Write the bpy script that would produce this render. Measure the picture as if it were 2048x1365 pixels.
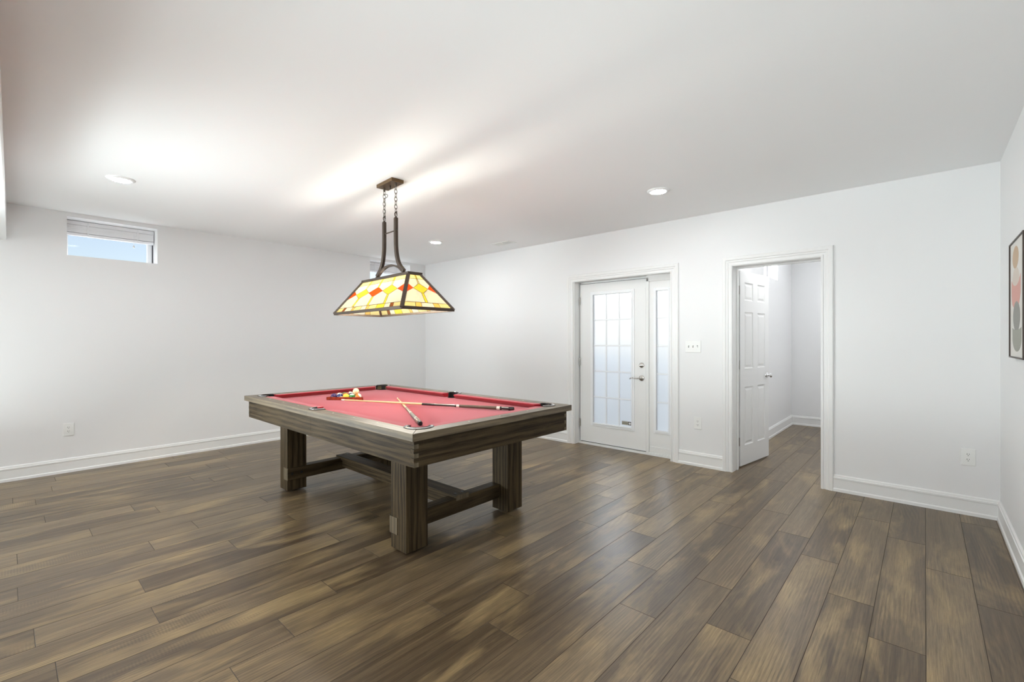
import bpy, bmesh, math, random
from mathutils import Vector, Matrix
random.seed(7)
S = bpy.context.scene
for o in list(bpy.data.objects): bpy.data.objects.remove(o)
COL = S.collection
R = math.radians

# ------------------------------------------------------------------ camera
F_PX, YAW, PITCH, ROLL = 915.3875, 0.734188, -0.00158, -0.00162
CAM = Vector((6.4759, -4.9175, 1.3366))
fw = Vector((-math.sin(YAW)*math.cos(PITCH), math.cos(YAW)*math.cos(PITCH), math.sin(PITCH)))
rt = Vector((math.cos(YAW), math.sin(YAW), 0)); up = rt.cross(fw)
rt2 = rt*math.cos(ROLL)+up*math.sin(ROLL); up2 = up*math.cos(ROLL)-rt*math.sin(ROLL)
cd = bpy.data.cameras.new('camera'); cam = bpy.data.objects.new('camera', cd); COL.objects.link(cam)
cd.sensor_width = 36; cd.lens = F_PX/2048*36; cd.clip_start = 0.02; cd.clip_end = 300
cam.matrix_world = Matrix(((rt2.x, up2.x, -fw.x, CAM.x), (rt2.y, up2.y, -fw.y, CAM.y), (rt2.z, up2.z, -fw.z, CAM.z), (0, 0, 0, 1)))
S.camera = cam

# ------------------------------------------------------------------ world, daylight, exposure
W = bpy.data.worlds.new('sky'); S.world = W; W.use_nodes = True
nt = W.node_tree; bgn = nt.nodes['Background']
sky = nt.nodes.new('ShaderNodeTexSky'); sky.sky_type = 'NISHITA'; sky.sun_disc = False
sky.sun_elevation = R(42); sky.sun_rotation = R(-10); sky.air_density = 1.0; sky.dust_density = 0.9; sky.ozone_density = 1.0
hsv = nt.nodes.new('ShaderNodeHueSaturation'); hsv.inputs['Saturation'].default_value = 0.75; nt.links.new(sky.outputs[0], hsv.inputs['Color'])
nt.links.new(hsv.outputs[0], bgn.inputs[0]); bgn.inputs[1].default_value = 0.155

def area_light(name, loc, rot, sx, sy, power, color=(1, 1, 1)):
    l = bpy.data.lights.new(name, 'AREA'); l.shape = 'RECTANGLE'; l.size = sx; l.size_y = sy; l.energy = power; l.color = color
    o = bpy.data.objects.new(name, l); COL.objects.link(o); o.location = loc; o.rotation_euler = rot; return o
# unseen fill added at the room's far end; daylight through the side room's window
area_light('rear_fill', (3.4, -8.85, 1.45), (R(90), 0, 0), 6.0, 2.3, 80, (0.95, 0.98, 1.0))
area_light('areaway_daylight', (4.58, 2.15, 2.45), (0, R(-68), 0), 0.5, 0.9, 115, (0.94, 0.97, 1.0))
def daylight(name, loc, aim, sx, sy, power):
    o = area_light(name, loc, (0, 0, 0), sx, sy, power, (0.93, 0.97, 1.0)); o.rotation_euler = (Vector(aim)-Vector(loc)).to_track_quat('-Z', 'Y').to_euler()
daylight('door_daylight', (2.0, 3.3, 3.15), (3.75, 0.2, 1.2), 1.8, 1.4, 185)
for yc in (-4.12, -0.69): daylight('window_daylight', (-0.95, yc, 3.25), (-0.2, yc, 2.4), 0.7, 0.5, 40)
# unseen fill lights added behind the camera to brighten ceiling and walls
def fill_light(name, loc, aim, spread, size, power):
    o = area_light(name, loc, (0, 0, 0), size, size, power, (0.88, 0.985, 1.0)); o.data.spread = R(spread)
    o.rotation_euler = (Vector(aim)-Vector(loc)).to_track_quat('-Z', 'Y').to_euler()
fill_light('fill_right', (6.0, -6.3, 0.6), (5.2, -2.2, 2.65), 75, 1.0, 14)
fill_light('fill_left', (2.2, -6.3, 0.6), (2.2, -1.0, 2.65), 80, 1.0, 19)
fill_light('fill_across', (0.8, -6.2, 1.2), (6.9, -1.0, 2.1), 70, 1.0, 22)
area_light('fill_up', (1.8, -5.75, 0.45), (R(180), 0, 0), 2.8, 1.2, 25, (0.88, 0.985, 1.0))

vs = S.view_settings
vs.view_transform = 'Standard'; vs.look = 'None'; vs.gamma = 1; vs.use_curve_mapping = False; vs.exposure = 0.16
cy = S.cycles
cy.use_denoising = True; cy.max_bounces = 8; cy.diffuse_bounces = 5; cy.glossy_bounces = 3; cy.transmission_bounces = 8; cy.use_adaptive_sampling = True; cy.adaptive_threshold = 0.08; cy.transparent_max_bounces = 12
cy.sample_clamp_indirect = 8; cy.caustics_reflective = False; cy.caustics_refractive = False

# ------------------------------------------------------------------ mesh helpers
class MB:
    def __init__(s): s.v = []; s.f = []; s.m = []
    def add(s, vs_, fs, mi=0):
        b = len(s.v); s.v += [tuple(v) for v in vs_]
        for f in fs: s.f.append([i+b for i in f]); s.m.append(mi)
    def box(s, x0, x1, y0, y1, z0, z1, mi=0):
        s.add([(x0,y0,z0),(x1,y0,z0),(x1,y1,z0),(x0,y1,z0),(x0,y0,z1),(x1,y0,z1),(x1,y1,z1),(x0,y1,z1)],
              [(0,3,2,1),(4,5,6,7),(0,1,5,4),(1,2,6,5),(2,3,7,6),(3,0,4,7)], mi); return s
    def prism(s, poly, a0, a1, fn=lambda p, a: (p[0], p[1], a), mi=0):
        n = len(poly)
        s.add([fn(p, a0) for p in poly]+[fn(p, a1) for p in poly],
              [list(range(n))[::-1], list(range(n, 2*n))]+[(i, (i+1) % n, n+(i+1) % n, n+i) for i in range(n)], mi); return s
    def lathe(s, prof, c=(0, 0, 0), ax='z', seg=24, mi=0, a0=0, a1=None):
        full = a1 is None; a1 = 2*math.pi if full else a1
        n = len(prof); k = seg if full else seg+1; vs_ = []; fs = []
        for i in range(k):
            a = a0+(a1-a0)*i/seg; ca, sa = math.cos(a), math.sin(a)
            for r, h in prof:
                p = (r*ca, r*sa, h) if ax == 'z' else ((h, r*ca, r*sa) if ax == 'x' else (r*sa, h, r*ca))
                vs_.append((p[0]+c[0], p[1]+c[1], p[2]+c[2]))
        for i in range(seg):
            j = (i+1) % k
            for q in range(n-1): fs.append((i*n+q, j*n+q, j*n+q+1, i*n+q+1))
        if full:
            if prof[0][0] > 1e-6: fs.append([i*n for i in range(k)][::-1])
            if prof[-1][0] > 1e-6: fs.append([i*n+n-1 for i in range(k)])
        s.add(vs_, fs, mi); return s
    def tube(s, path, r, seg=8, closed=False, mi=0, sq=None):
        P = [Vector(p) for p in path]; n = len(P); vs_ = []; fs = []; prevu = None
        for i in range(n):
            t = (P[(i+1) % n]-P[i-1]) if closed else (P[min(i+1, n-1)]-P[max(i-1, 0)])
            t.normalize()
            if prevu is None:
                u = t.cross(Vector((0, 0, 1))) if abs(t.z) < 0.9 else t.cross(Vector((0, 1, 0)))
            else: u = prevu-t*prevu.dot(t)
            u.normalize(); prevu = u; w = t.cross(u)
            if sq:
                for a, b in ((-1,-1),(1,-1),(1,1),(-1,1)): vs_.append(P[i]+u*a*sq[0]/2+w*b*sq[1]/2)
            else:
                rr = r[i] if isinstance(r, (list, tuple)) else r
                for k in range(seg):
                    a = 2*math.pi*k/seg; vs_.append(P[i]+u*rr*math.cos(a)+w*rr*math.sin(a))
        if sq: seg = 4
        for i in range(n if closed else n-1):
            j = (i+1) % n
            for k in range(seg): fs.append((i*seg+k, i*seg+(k+1) % seg, j*seg+(k+1) % seg, j*seg+k))
        if not closed: fs += [list(range(seg))[::-1], [(n-1)*seg+k for k in range(seg)]]
        s.add(vs_, fs, mi); return s
    def sweep(s, path, prof, out, inward=False, mi=0):
        # profile (u: away from the opening in the plane, v: along 'out') swept round a mitred polyline
        P = [Vector(p) for p in path]; out = Vector(out); n = len(P); k = len(prof); vs_ = []; fs = []
        for i in range(n):
            a = (P[i]-P[i-1]).normalized() if i else None; b = (P[i+1]-P[i]).normalized() if i < n-1 else None
            na = out.cross(a) if a else None; nb = out.cross(b) if b else None
            if na is None: m = nb
            elif nb is None: m = na
            else: m = (na+nb); m = m/(m.dot(na))
            for u, v in prof: vs_.append(P[i]+m*u+out*v)
        for i in range(n-1):
            for q in range(k): fs.append((i*k+q, i*k+(q+1) % k, (i+1)*k+(q+1) % k, (i+1)*k+q))
        fs += [list(range(k)), [(n-1)*k+q for q in range(k)]]
        s.add(vs_, fs, mi); return s
    def build(s, name, mats, parent=None, smooth=False, bevel=0, loc=None, recalc=True, label=None):
        me = bpy.data.meshes.new(name); me.from_pydata(s.v, [], s.f)
        for m in (mats if isinstance(mats, (list, tuple)) else [mats]): me.materials.append(m)
        for p, mi in zip(me.polygons, s.m): p.material_index = mi
        if recalc:
            bm = bmesh.new(); bm.from_mesh(me); bmesh.ops.recalc_face_normals(bm, faces=bm.faces); bm.to_mesh(me); bm.free()
        o = bpy.data.objects.new(name, me); COL.objects.link(o)
        if parent: o.parent = parent
        if loc: o.location = loc
        if smooth:
            for p in me.polygons: p.use_smooth = True
            md = o.modifiers.new('edges', 'EDGE_SPLIT'); md.split_angle = R(40)
        if bevel:
            b = o.modifiers.new('bevel', 'BEVEL'); b.width = bevel; b.segments = 2; b.limit_method = 'ANGLE'; b.angle_limit = R(50)
        if label: o['label'] = label
        return o

def tag(o, label=None, cat=None, group=None, kind=None):
    if label: o['label'] = label
    if cat: o['category'] = cat
    if group: o['group'] = group
    if kind: o['kind'] = kind
    return o
def thing(name, label, cat, loc=(0, 0, 0), rz=0, group=None, kind=None):
    o = bpy.data.objects.new(name, None); COL.objects.link(o); o.location = loc; o.rotation_euler = (0, 0, rz); o.empty_display_size = 0.1
    return tag(o, label, cat, group, kind)
def struct(o, label=None): o['kind'] = 'structure'; (label and o.__setitem__('label', label)); return o
def copy_tree(o, parent=None):
    c = o.copy(); COL.objects.link(c)
    if parent: c.parent = parent
    for ch in list(o.children): copy_tree(ch, c)
    return c

# ------------------------------------------------------------------ materials
def mat(name, col, rough=0.5, metal=0, spec=0.5, **kw):
    m = bpy.data.materials.new(name); m.use_nodes = True; b = m.node_tree.nodes['Principled BSDF']
    b.inputs['Base Color'].default_value = (*col, 1); b.inputs['Roughness'].default_value = rough; b.inputs['Metallic'].default_value = metal
    b.inputs['Specular IOR Level'].default_value = spec
    for k, v in kw.items(): b.inputs[k.replace('_', ' ')].default_value = v
    return m
class NT:
    def __init__(s, m): s.t = m.node_tree; s.b = s.t.nodes['Principled BSDF']
    def n(s, typ, **kw):
        x = s.t.nodes.new('ShaderNode'+typ)
        for k, v in kw.items(): setattr(x, k, v)
        return x
    def l(s, a, b): s.t.links.new(a, b)
    def math(s, op, a, b=None, clamp=False):
        x = s.n('Math', operation=op, use_clamp=clamp)
        for i, q in enumerate((a, b)):
            if q is None: continue
            if isinstance(q, (int, float)): x.inputs[i].default_value = q
            else: s.l(q, x.inputs[i])
        return x.outputs[0]
    def mapping(s, vec, scale, loc=(0, 0, 0)):
        x = s.n('Mapping'); x.inputs['Scale'].default_value = scale; x.inputs['Location'].default_value = loc; s.l(vec, x.inputs[0]); return x.outputs[0]
    def noise(s, vec, scale=1, detail=4, rough=0.6, dist=0):
        x = s.n('TexNoise'); x.inputs['Scale'].default_value = scale; x.inputs['Detail'].default_value = detail
        x.inputs['Roughness'].default_value = rough; x.inputs['Distortion'].default_value = dist; s.l(vec, x.inputs['Vector']); return x.outputs[0]
    def ramp(s, fac, stops):
        x = s.n('ValToRGB'); e = x.color_ramp.elements
        while len(e) > 1: e.remove(e[-1])
        e[0].position = stops[0][0]; e[0].color = (*stops[0][1], 1)
        for p, c in stops[1:]: q = e.new(p); q.color = (*c, 1)
        s.l(fac, x.inputs[0]); return x.outputs[0]
    def mix(s, fac, a, b, mode='MIX'):
        x = s.n('Mix', data_type='RGBA', blend_type=mode)
        for i, q in ((0, fac), (6, a), (7, b)):
            if isinstance(q, (int, float)): x.inputs[i].default_value = q
            elif isinstance(q, tuple): x.inputs[i].default_value = (*q, 1)
            else: s.l(q, x.inputs[i])
        return x.outputs[2]
    def bump(s, h, strength=0.2, dist=0.01):
        x = s.n('Bump'); x.inputs['Strength'].default_value = strength; x.inputs['Distance'].default_value = dist; s.l(h, x.inputs['Height']); s.l(x.outputs[0], s.b.inputs['Normal'])

def paint(name, col, rough=0.6, tex=90, bs=0.05):
    m = mat(name, col, rough, spec=0.3); n = NT(m); tc = n.n('TexCoord').outputs['Object']
    h = n.noise(tc, tex, 3, 0.6); n.bump(h, bs, 0.002); return m
M = {}
M['wall'] = paint('wall_paint', (0.82, 0.82, 0.82))
M['ceil'] = paint('ceiling_paint', (0.90, 0.90, 0.90), 0.8, 60)
M['trim'] = paint('trim_paint', (0.83, 0.83, 0.82), 0.35, 30, 0.02)
M['door'] = paint('door_paint', (0.82, 0.82, 0.81), 0.4, 40, 0.02)
M['vinyl'] = mat('white_vinyl', (0.85, 0.86, 0.87), 0.35)
M['plastic'] = mat('white_plastic', (0.84, 0.84, 0.82), 0.35)
M['dark'] = mat('dark_slot', (0.03, 0.03, 0.03), 0.6)
M['dark_strip'] = mat('dark_strip_grey', (0.07, 0.07, 0.08), 0.6)
M['nickel'] = mat('brushed_nickel', (0.55, 0.53, 0.50), 0.25, 1.0)
M['chrome'] = mat('chrome', (0.75, 0.75, 0.75), 0.12, 1.0)
M['concrete'] = paint('concrete', (0.50, 0.52, 0.53), 0.9, 25, 0.2)

def oak(name, axis, dark=(0.013, 0.008, 0.004), light=(0.086, 0.060, 0.031), rough=0.5, coat=0.0):
    m = mat(name, light, rough, spec=0.15); n = NT(m); tc = n.n('TexCoord').outputs['Object']
    sc = [52.0, 52.0, 52.0]; sc[axis] = 1.7
    f = n.noise(n.mapping(tc, sc), 1.6, 7, 0.78, 0.6)
    s2 = [9.0, 9.0, 9.0]; s2[axis] = 0.9
    w = n.n('TexWave', wave_type='RINGS', rings_direction='XYZ'[axis]); w.inputs['Scale'].default_value = 1.3; w.inputs['Distortion'].default_value = 6; w.inputs['Detail'].default_value = 3; w.inputs['Detail Scale'].default_value = 1.2
    n.l(n.mapping(tc, s2), w.inputs['Vector'])
    big = n.noise(tc, 2.2, 3, 0.5)
    s = n.math('ADD', n.math('MULTIPLY', f, 0.70), n.math('MULTIPLY', w.outputs['Fac'], 0.16))
    s = n.math('ADD', s, n.math('MULTIPLY', big, 0.22))
    c = n.ramp(s, [(0.38, dark), (0.53, tuple((a+b)/2 for a, b in zip(dark, light))), (0.68, light)])
    n.l(c, n.b.inputs['Base Color']); n.bump(f, 0.10, 0.004)
    n.b.inputs['Coat Weight'].default_value = coat; n.b.inputs['Coat Roughness'].default_value = 0.40
    return m
M['oakx'] = oak('weathered_oak_grain_along_length', 0)
M['oaky'] = oak('weathered_oak_grain_along_width', 1)
M['oakz'] = oak('weathered_oak_upright_grain', 2)
M['oakend'] = oak('weathered_oak_end_grain', 2, (0.075, 0.06, 0.04), (0.17, 0.135, 0.09), 0.7)
M['oaklitx'] = oak('oak_rail_lamplit_along_length', 0, (0.045, 0.031, 0.017), (0.180, 0.135, 0.078), 0.45, 0.8)  # same oak, lightened: lamp light on the rails put into the colour
M['oaklity'] = oak('oak_rail_lamplit_along_width', 1, (0.045, 0.031, 0.017), (0.180, 0.135, 0.078), 0.45, 0.8)

def felt(name, col):
    m = mat(name, col, 0.9, spec=0.2, Sheen_Weight=0.36, Sheen_Roughness=0.45, Sheen_Tint=(1, .85, .88, 1)); n = NT(m); tc = n.n('TexCoord').outputs['Object']
    f = n.noise(tc, 900, 2, 0.6); n.l(n.mix(n.math('MULTIPLY', f, 0.25), (*col,), tuple(c*0.6 for c in col)), n.b.inputs['Base Color']); n.bump(f, 0.15, 0.0008); return m
M['felt'] = felt('red_cloth', (0.36, 0.033, 0.050))
M['felt_shade'] = felt('red_cushion_cloth_shaded', (0.34, 0.012, 0.022))  # red deepened to hold the shade of the undercut cushion faces
M['leather'] = mat('black_leather', (0.012, 0.011, 0.011), 0.38)
M['blackmetal'] = mat('black_iron', (0.02, 0.02, 0.02), 0.35, 0.6)
M['bronze'] = mat('dark_bronze', (0.075, 0.055, 0.042), 0.42, 0.7)
M['brass'] = mat('aged_bronze_canopy', (0.16, 0.10, 0.05), 0.4, 0.8)

# ------------------------------------------------------------------ room shell
H, RW, YB, YF = 2.65, 6.889, 0.0, -9.0
WT = 0.205
# floor: rows of planks 0.192 m wide running along Y; joints where the photograph shows them
PW, PL, PX = 0.1922, 1.405, 6.094
JOINT = {0:-2.01,1:-.91,2:-1.31,3:-1.635,4:-.9,-1:-1.595,-2:-1.296,-3:-2.32,-4:-1.425,-5:-2.394,-6:-1.985,-7:-1.68,-8:-2.075,-9:-2.9,-10:-2.64,-11:-3.741,-12:-3.375,-13:-4.43,-14:-3.426,-15:-4.42,-16:-3.92,-17:-4.875,-18:-4.28,-19:-3.995,-20:-4.87,-21:-4.518,-22:-4.11,-24:-4.72,-27:-4.75,-31:-4.595}
def make_floor():
    V = []; Fc = []; UV = []; TN = []; MI = []
    def plank(x0, x1, y0, y1, tone, ou, ov):
        g, d = 0.0015, 0.0011
        ring0 = [(x0,y0),(x1,y0),(x1,y1),(x0,y1)]; ring1 = [(x0+g,y0+g),(x1-g,y0+g),(x1-g,y1-g),(x0+g,y1-g)]
        b = len(V)
        V.extend([(x, y, -d) for x, y in ring0]+[(x, y, 0) for x, y in ring1])
        for f in ((4,5,6,7),(0,1,5,4),(1,2,6,5),(2,3,7,6),(3,0,4,7)):
            Fc.append([b+i for i in f]); TN.append(tone); MI.append(0 if f[0] == 4 else 1)
            for i in f:
                x, y, _ = V[b+i]; UV.append((y+ou, x-x0+ov))
    rng = random.Random(3)
    for k in range(-33, 6):
        x0, x1 = PX+k*PW, PX+(k+1)*PW
        j = JOINT.get(k, -rng.uniform(2, 5)); spans = [(x0, x1, YF-0.1, 0.16)]
        if x1 > 4.905: spans = [(x0, x1, YF-0.1, 0.16 if x0 < 4.905 else 3.44)] + ([(4.905, x1, 0.16, 3.44)] if x0 < 4.905 else [])
        for sx0, sx1, ya, yb in spans:
            sx0, sx1 = max(sx0, -0.01), min(sx1, RW+0.01)
            if sx1-sx0 < 0.004: continue
            y = j-PL*math.ceil((j-ya)/PL)
            while y < yb:
                a, b_ = max(y, ya), min(y+PL, yb)
                if b_-a > 0.01: plank(sx0, sx1, a, b_, rng.random(), rng.uniform(0, 60), rng.uniform(0, 60))
                y += PL
    me = bpy.data.meshes.new('floor'); me.from_pydata(V, [], Fc)
    uv = me.uv_layers.new(name='plank'); 
    for i, c in enumerate(UV): uv.data[i].uv = c
    at = me.attributes.new('plank_tone', 'FLOAT', 'FACE')
    for i, t_ in enumerate(TN): at.data[i].value = t_
    m = mat('wood_plank_floor', (0.1, 0.08, 0.06), 0.4, spec=0.42); n = NT(m)
    uvn = n.n('UVMap', uv_map='plank').outputs[0]; tone = n.n('Attribute', attribute_name='plank_tone').outputs['Fac']
    blotch = n.noise(n.mapping(uvn, (1.5, 5.5, 1)), 1.0, 4, 0.55, 0.6)
    streak = n.noise(n.mapping(uvn, (0.9, 26, 1)), 1.0, 5, 0.65, 0.5)
    grain = n.noise(n.mapping(uvn, (6, 190, 1)), 1.0, 5, 0.75, 0.3)
    base = n.ramp(n.math('ADD', n.math('MULTIPLY', streak, 0.7), n.math('MULTIPLY', tone, 0.3)),
                  [(0.30, (0.072, 0.047, 0.026)), (0.5, (0.132, 0.091, 0.050)), (0.70, (0.205, 0.147, 0.083))])
    tanf = n.ramp(blotch, [(0.50, (0, 0, 0)), (0.72, (1, 1, 1))])
    c = n.mix(n.math('MULTIPLY', tanf, 0.75), base, (0.340, 0.240, 0.115))
    drk = n.ramp(n.noise(n.mapping(uvn, (2.2, 6, 1), (7, 3, 0)), 1.0, 3, 0.55, 0.8), [(0.58, (0, 0, 0)), (0.78, (1, 1, 1))])
    c = n.mix(n.math('MULTIPLY', drk, 0.55), c, (0.062, 0.044, 0.030))
    # cathedral rings of the grain
    wv = n.n('TexWave', wave_type='RINGS', rings_direction='Z'); wv.inputs['Scale'].default_value = 2.2; wv.inputs['Distortion'].default_value = 7; wv.inputs['Detail'].default_value = 2.5; wv.inputs['Detail Scale'].default_value = 0.7
    n.l(n.mapping(uvn, (1.1, 9, 1)), wv.inputs['Vector'])
    msk = n.ramp(n.noise(n.mapping(uvn, (1.3, 4, 1), (3, 9, 0)), 1.0, 2), [(0.48, (0, 0, 0)), (0.62, (1, 1, 1))])
    ring = n.math('MULTIPLY', n.math('SUBTRACT', wv.outputs['Fac'], 0.5), msk)
    saw = n.n('TexWave', wave_type='BANDS', bands_direction='X'); saw.inputs['Scale'].default_value = 26; saw.inputs['Distortion'].default_value = 2.5; saw.inputs['Detail'].default_value = 2
    n.l(n.mapping(uvn, (1, 0.55, 1)), saw.inputs['Vector'])
    smk = n.ramp(n.noise(n.mapping(uvn, (0.8, 5, 1), (11, 5, 0)), 1.0, 2), [(0.60, (0, 0, 0)), (0.68, (1, 1, 1))])
    sawf = n.math('MULTIPLY', n.math('SUBTRACT', saw.outputs['Fac'], 0.5), smk)
    det = n.math('ADD', n.math('MULTIPLY', n.math('SUBTRACT', grain, 0.5), 2.0), n.math('MULTIPLY', ring, 0.35))
    det = n.math('ADD', det, n.math('MULTIPLY', sawf, 0.30))
    gainv = n.math('ADD', det, 1.0)
    cg = n.n('CombineColor'); [n.l(gainv, cg.inputs[i]) for i in range(3)]
    c = n.mix(1.0, c, cg.outputs[0], 'MULTIPLY')
    crack = n.ramp(n.noise(n.mapping(uvn, (1.1, 70, 1), (5, 1, 0)), 1.0, 2, 0.5), [(0.70, (0, 0, 0)), (0.74, (1, 1, 1))])
    c = n.mix(n.math('MULTIPLY', crack, 0.65), c, (0.022, 0.017, 0.013))
    n.l(c, n.b.inputs['Base Color'])
    rg = n.math('ADD', n.math('MULTIPLY', grain, 0.14), 0.24); n.l(rg, n.b.inputs['Roughness'])
    n.bump(n.math('SUBTRACT', det, n.math('MULTIPLY', crack, 0.6)), 0.07, 0.003)
    me.materials.append(m); me.materials.append(mat('plank_bevel', (0.060, 0.043, 0.028), 0.55, spec=0.3))
    for p_, mi in zip(me.polygons, MI): p_.material_index = mi
    o = bpy.data.objects.new('floor', me); COL.objects.link(o)
    struct(o, 'dark brown wood plank floor')
make_floor()
sub = MB().box(-0.3, RW+0.3, YF-0.2, 0.12, -0.2, -0.003); sub.box(4.9, RW+0.3, 0.12, 3.6, -0.2, -0.003)
struct(sub.build('trim_1', M['concrete']), 'slab under the plank floor')
struct(MB().box(-0.3, RW+0.3, YF-0.3, YB+WT, H, H+0.2).box(4.705, RW+0.3, YB+WT, 3.65, H, H+0.2).build('ceiling', M['ceil']), 'smooth white ceiling')

def wall_cells(us, vs_, holes, emit):
    us = sorted(us); vs_ = sorted(vs_)
    for i in range(len(us)-1):
        for j in range(len(vs_)-1):
            u, v = (us[i]+us[i+1])/2, (vs_[j]+vs_[j+1])/2
            if any(h[0] < u < h[1] and h[2] < v < h[3] for h in holes): continue
            emit(us[i], us[i+1], vs_[j], vs_[j+1])
def wall(name, u0, u1, holes, emit_factory, label, z1=H):
    mb = MB(); us = {u0, u1}; vs_ = {0.0, z1}
    for h in holes: us |= {h[0], h[1]}; vs_ |= {max(0, h[2]), min(z1, h[3])}
    wall_cells(us, vs_, holes, emit_factory(mb)); o = mb.build(name, M['wall'])
    bm = bmesh.new(); bm.from_mesh(o.data); bmesh.ops.remove_doubles(bm, verts=bm.verts, dist=1e-5)
    kill = [f for f in bm.faces if all(len(e.link_faces) > 2 for e in f.edges) and False]
    seen = {}
    for f in bm.faces: seen.setdefault(tuple(round(c, 4) for c in f.calc_center_median()), []).append(f)
    for fl in seen.values():
        if len(fl) > 1: kill += fl
    bmesh.ops.delete(bm, geom=list(set(kill)), context='FACES_ONLY'); bmesh.ops.recalc_face_normals(bm, faces=bm.faces); bm.to_mesh(o.data); bm.free()
    return struct(o, label)
WZ0, WZ1 = 2.213, 2.607
WIN = [(-4.492, -3.752), (-1.070, -0.317)]
wall('wall_left', YF-0.2, WT, [(a, b, WZ0, WZ1) for a, b in WIN], lambda mb: (lambda a, b, c, d: mb.box(-0.36, 0, a, b, c, d)), 'white wall with two small high windows')
DX0, DX1, DZ = 3.112, 4.400, 2.088         # outside door opening
IX0, IX1, IZ = 5.036, 5.779, 2.078         # inside doorway
wall('wall_back', 0.0, RW, [(DX0-.02, DX1+.02, -1, DZ+.02), (IX0-.02, IX1+.02, -1, IZ+.02)], lambda mb: (lambda a, b, c, d: mb.box(a, b, 0, WT, c, d)), 'white wall with glazed door and open doorway')
wall('wall_right', YF-0.2, 3.65, [], lambda mb: (lambda a, b, c, d: mb.box(RW, RW+0.2, a, b, c, d)), 'white wall at the right with framed print')
wall('wall_front', 0.0, RW, [], lambda mb: (lambda a, b, c, d: mb.box(a, b, YF-0.2, YF, c, d)), 'white wall behind the viewpoint')
SWIN = (1.78, 2.515)
wall('wall_far_left', WT, 3.65, [(SWIN[0], SWIN[1], 2.19, 2.59)], lambda mb: (lambda a, b, c, d: mb.box(4.705, 4.905, a, b, c, d)), 'side wall of the room beyond the open door')
wall('wall_far_back', 4.905, RW, [], lambda mb: (lambda a, b, c, d: mb.box(a, b, 3.43, 3.63, c, d)), 'end wall of the room beyond the open door')
# soffit along the left edge of the view
def soff():
    k = -0.0075; ya = -4.905; e = RW
    mb = MB().prism([(0, ya), (e, ya+k*e), (e, -5.6), (0, -5.6)], 2.300, H+0.001)
    struct(mb.build('trim_2', M['wall']), 'boxed white soffit under the ceiling at left')
soff()

# baseboards: profile (height, thickness) with cap bead and shoe moulding
BASE = [(0.0,0.0),(0.0,0.020),(0.022,0.019),(0.030,0.0125),(0.108,0.0125),(0.112,0.0165),(0.124,0.0165),(0.128,0.0115),(0.138,0.0105),(0.146,0.004),(0.146,0.0)]
def base(name, p0, p1, nrm, label):
    p0, p1, nrm = Vector((*p0, 0)), Vector((*p1, 0)), Vector((*nrm, 0)); mb = MB(); k = len(BASE)
    vs_ = [p+nrm*t_+Vector((0, 0, h)) for p in (p0, p1) for h, t_ in BASE]
    mb.add(vs_, [[i for i in range(k)], [k+i for i in range(k)]]+[(i, (i+1) % k, k+(i+1) % k, k+i) for i in range(k)])
    return struct(mb.build(name, M['trim']), label)
CW = 0.093
base('baseboard_left', (0, YF), (0, 0), (1, 0), 'white baseboard along the left wall')
base('baseboard_back', (0, 0), (DX0-CW+.02, 0), (0, -1), 'white baseboard left of the glazed door')
base('baseboard_middle', (DX1+CW-.01, 0), (IX0-CW+.005, 0), (0, -1), 'white baseboard between the two doors')
base('baseboard_corner', (IX1+CW, 0), (RW, 0), (0, -1), 'white baseboard right of the open doorway')
base('baseboard_right', (RW, YF), (RW, 0), (-1, 0), 'white baseboard along the right wall')
base('baseboard_far_left', (4.905, WT), (4.905, 3.43), (1, 0), 'white baseboard of the side room, left wall')
base('baseboard_far_back', (4.905, 3.43), (RW, 3.43), (0, -1), 'white baseboard of the side room, end wall')

# door casings
CASE = [(0,0),(0,0.011),(0.006,0.014),(0.016,0.014),(0.020,0.0075),(0.034,0.0085),(0.040,0.015),(0.055,0.015),(0.060,0.021),(0.084,0.022),(0.090,0.019),(0.093,0.012),(0.093,0)]
def casing(name, x0, x1, zt, label, y=0.0, out=(0, -1, 0)):
    mb = MB(); path = [(x0, y, 0), (x0, y, zt), (x1, y, zt), (x1, y, 0)]
    mb.sweep(path, [(-u, v) for u, v in CASE] if Vector(out).cross(Vector((0, 0, 1))).x > 0 else CASE, out)
    return struct(mb.build(name, M['trim']), label)
casing('trim_3', DX0-.005, DX1-.006, DZ-.005, 'moulded white casing around the glazed door')
casing('trim_4', IX0-.003, IX1+.003, IZ+.003, 'moulded white casing around the open doorway')
# jambs
struct(MB().box(DX0-.02, DX0+.008, 0, WT, 0, DZ+.02).box(DX1-.004, DX1+.02, 0, WT, 0, DZ+.02).box(DX0-.02, DX1+.02, 0, WT, DZ, DZ+.02)
       .box(DX0+.008, DX1-.004, 0.09, WT, 0, 0.022).box(DX0+.008, DX1-.004, 0.155, WT, 2.062, DZ).box(4.061, DX1-.004, 0.10, WT, 2.02, DZ).build('trim_5', M['trim']), 'white jamb and threshold of the glazed door')
struct(MB().box(IX0-.02, IX0, 0, WT, 0, IZ+.02).box(IX1, IX1+.02, 0, WT, 0, IZ+.02).box(IX0-.02, IX1+.02, 0, WT, IZ, IZ+.02)
       .box(IX0, IX0+.011, 0.12, 0.157, 0, IZ-.011).box(IX1-.011, IX1, 0.12, 0.157, 0, IZ-.011).box(IX0, IX1, 0.12, 0.157, IZ-.011, IZ).build('trim_6', M['trim']), 'white jamb and stops of the open doorway')

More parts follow.
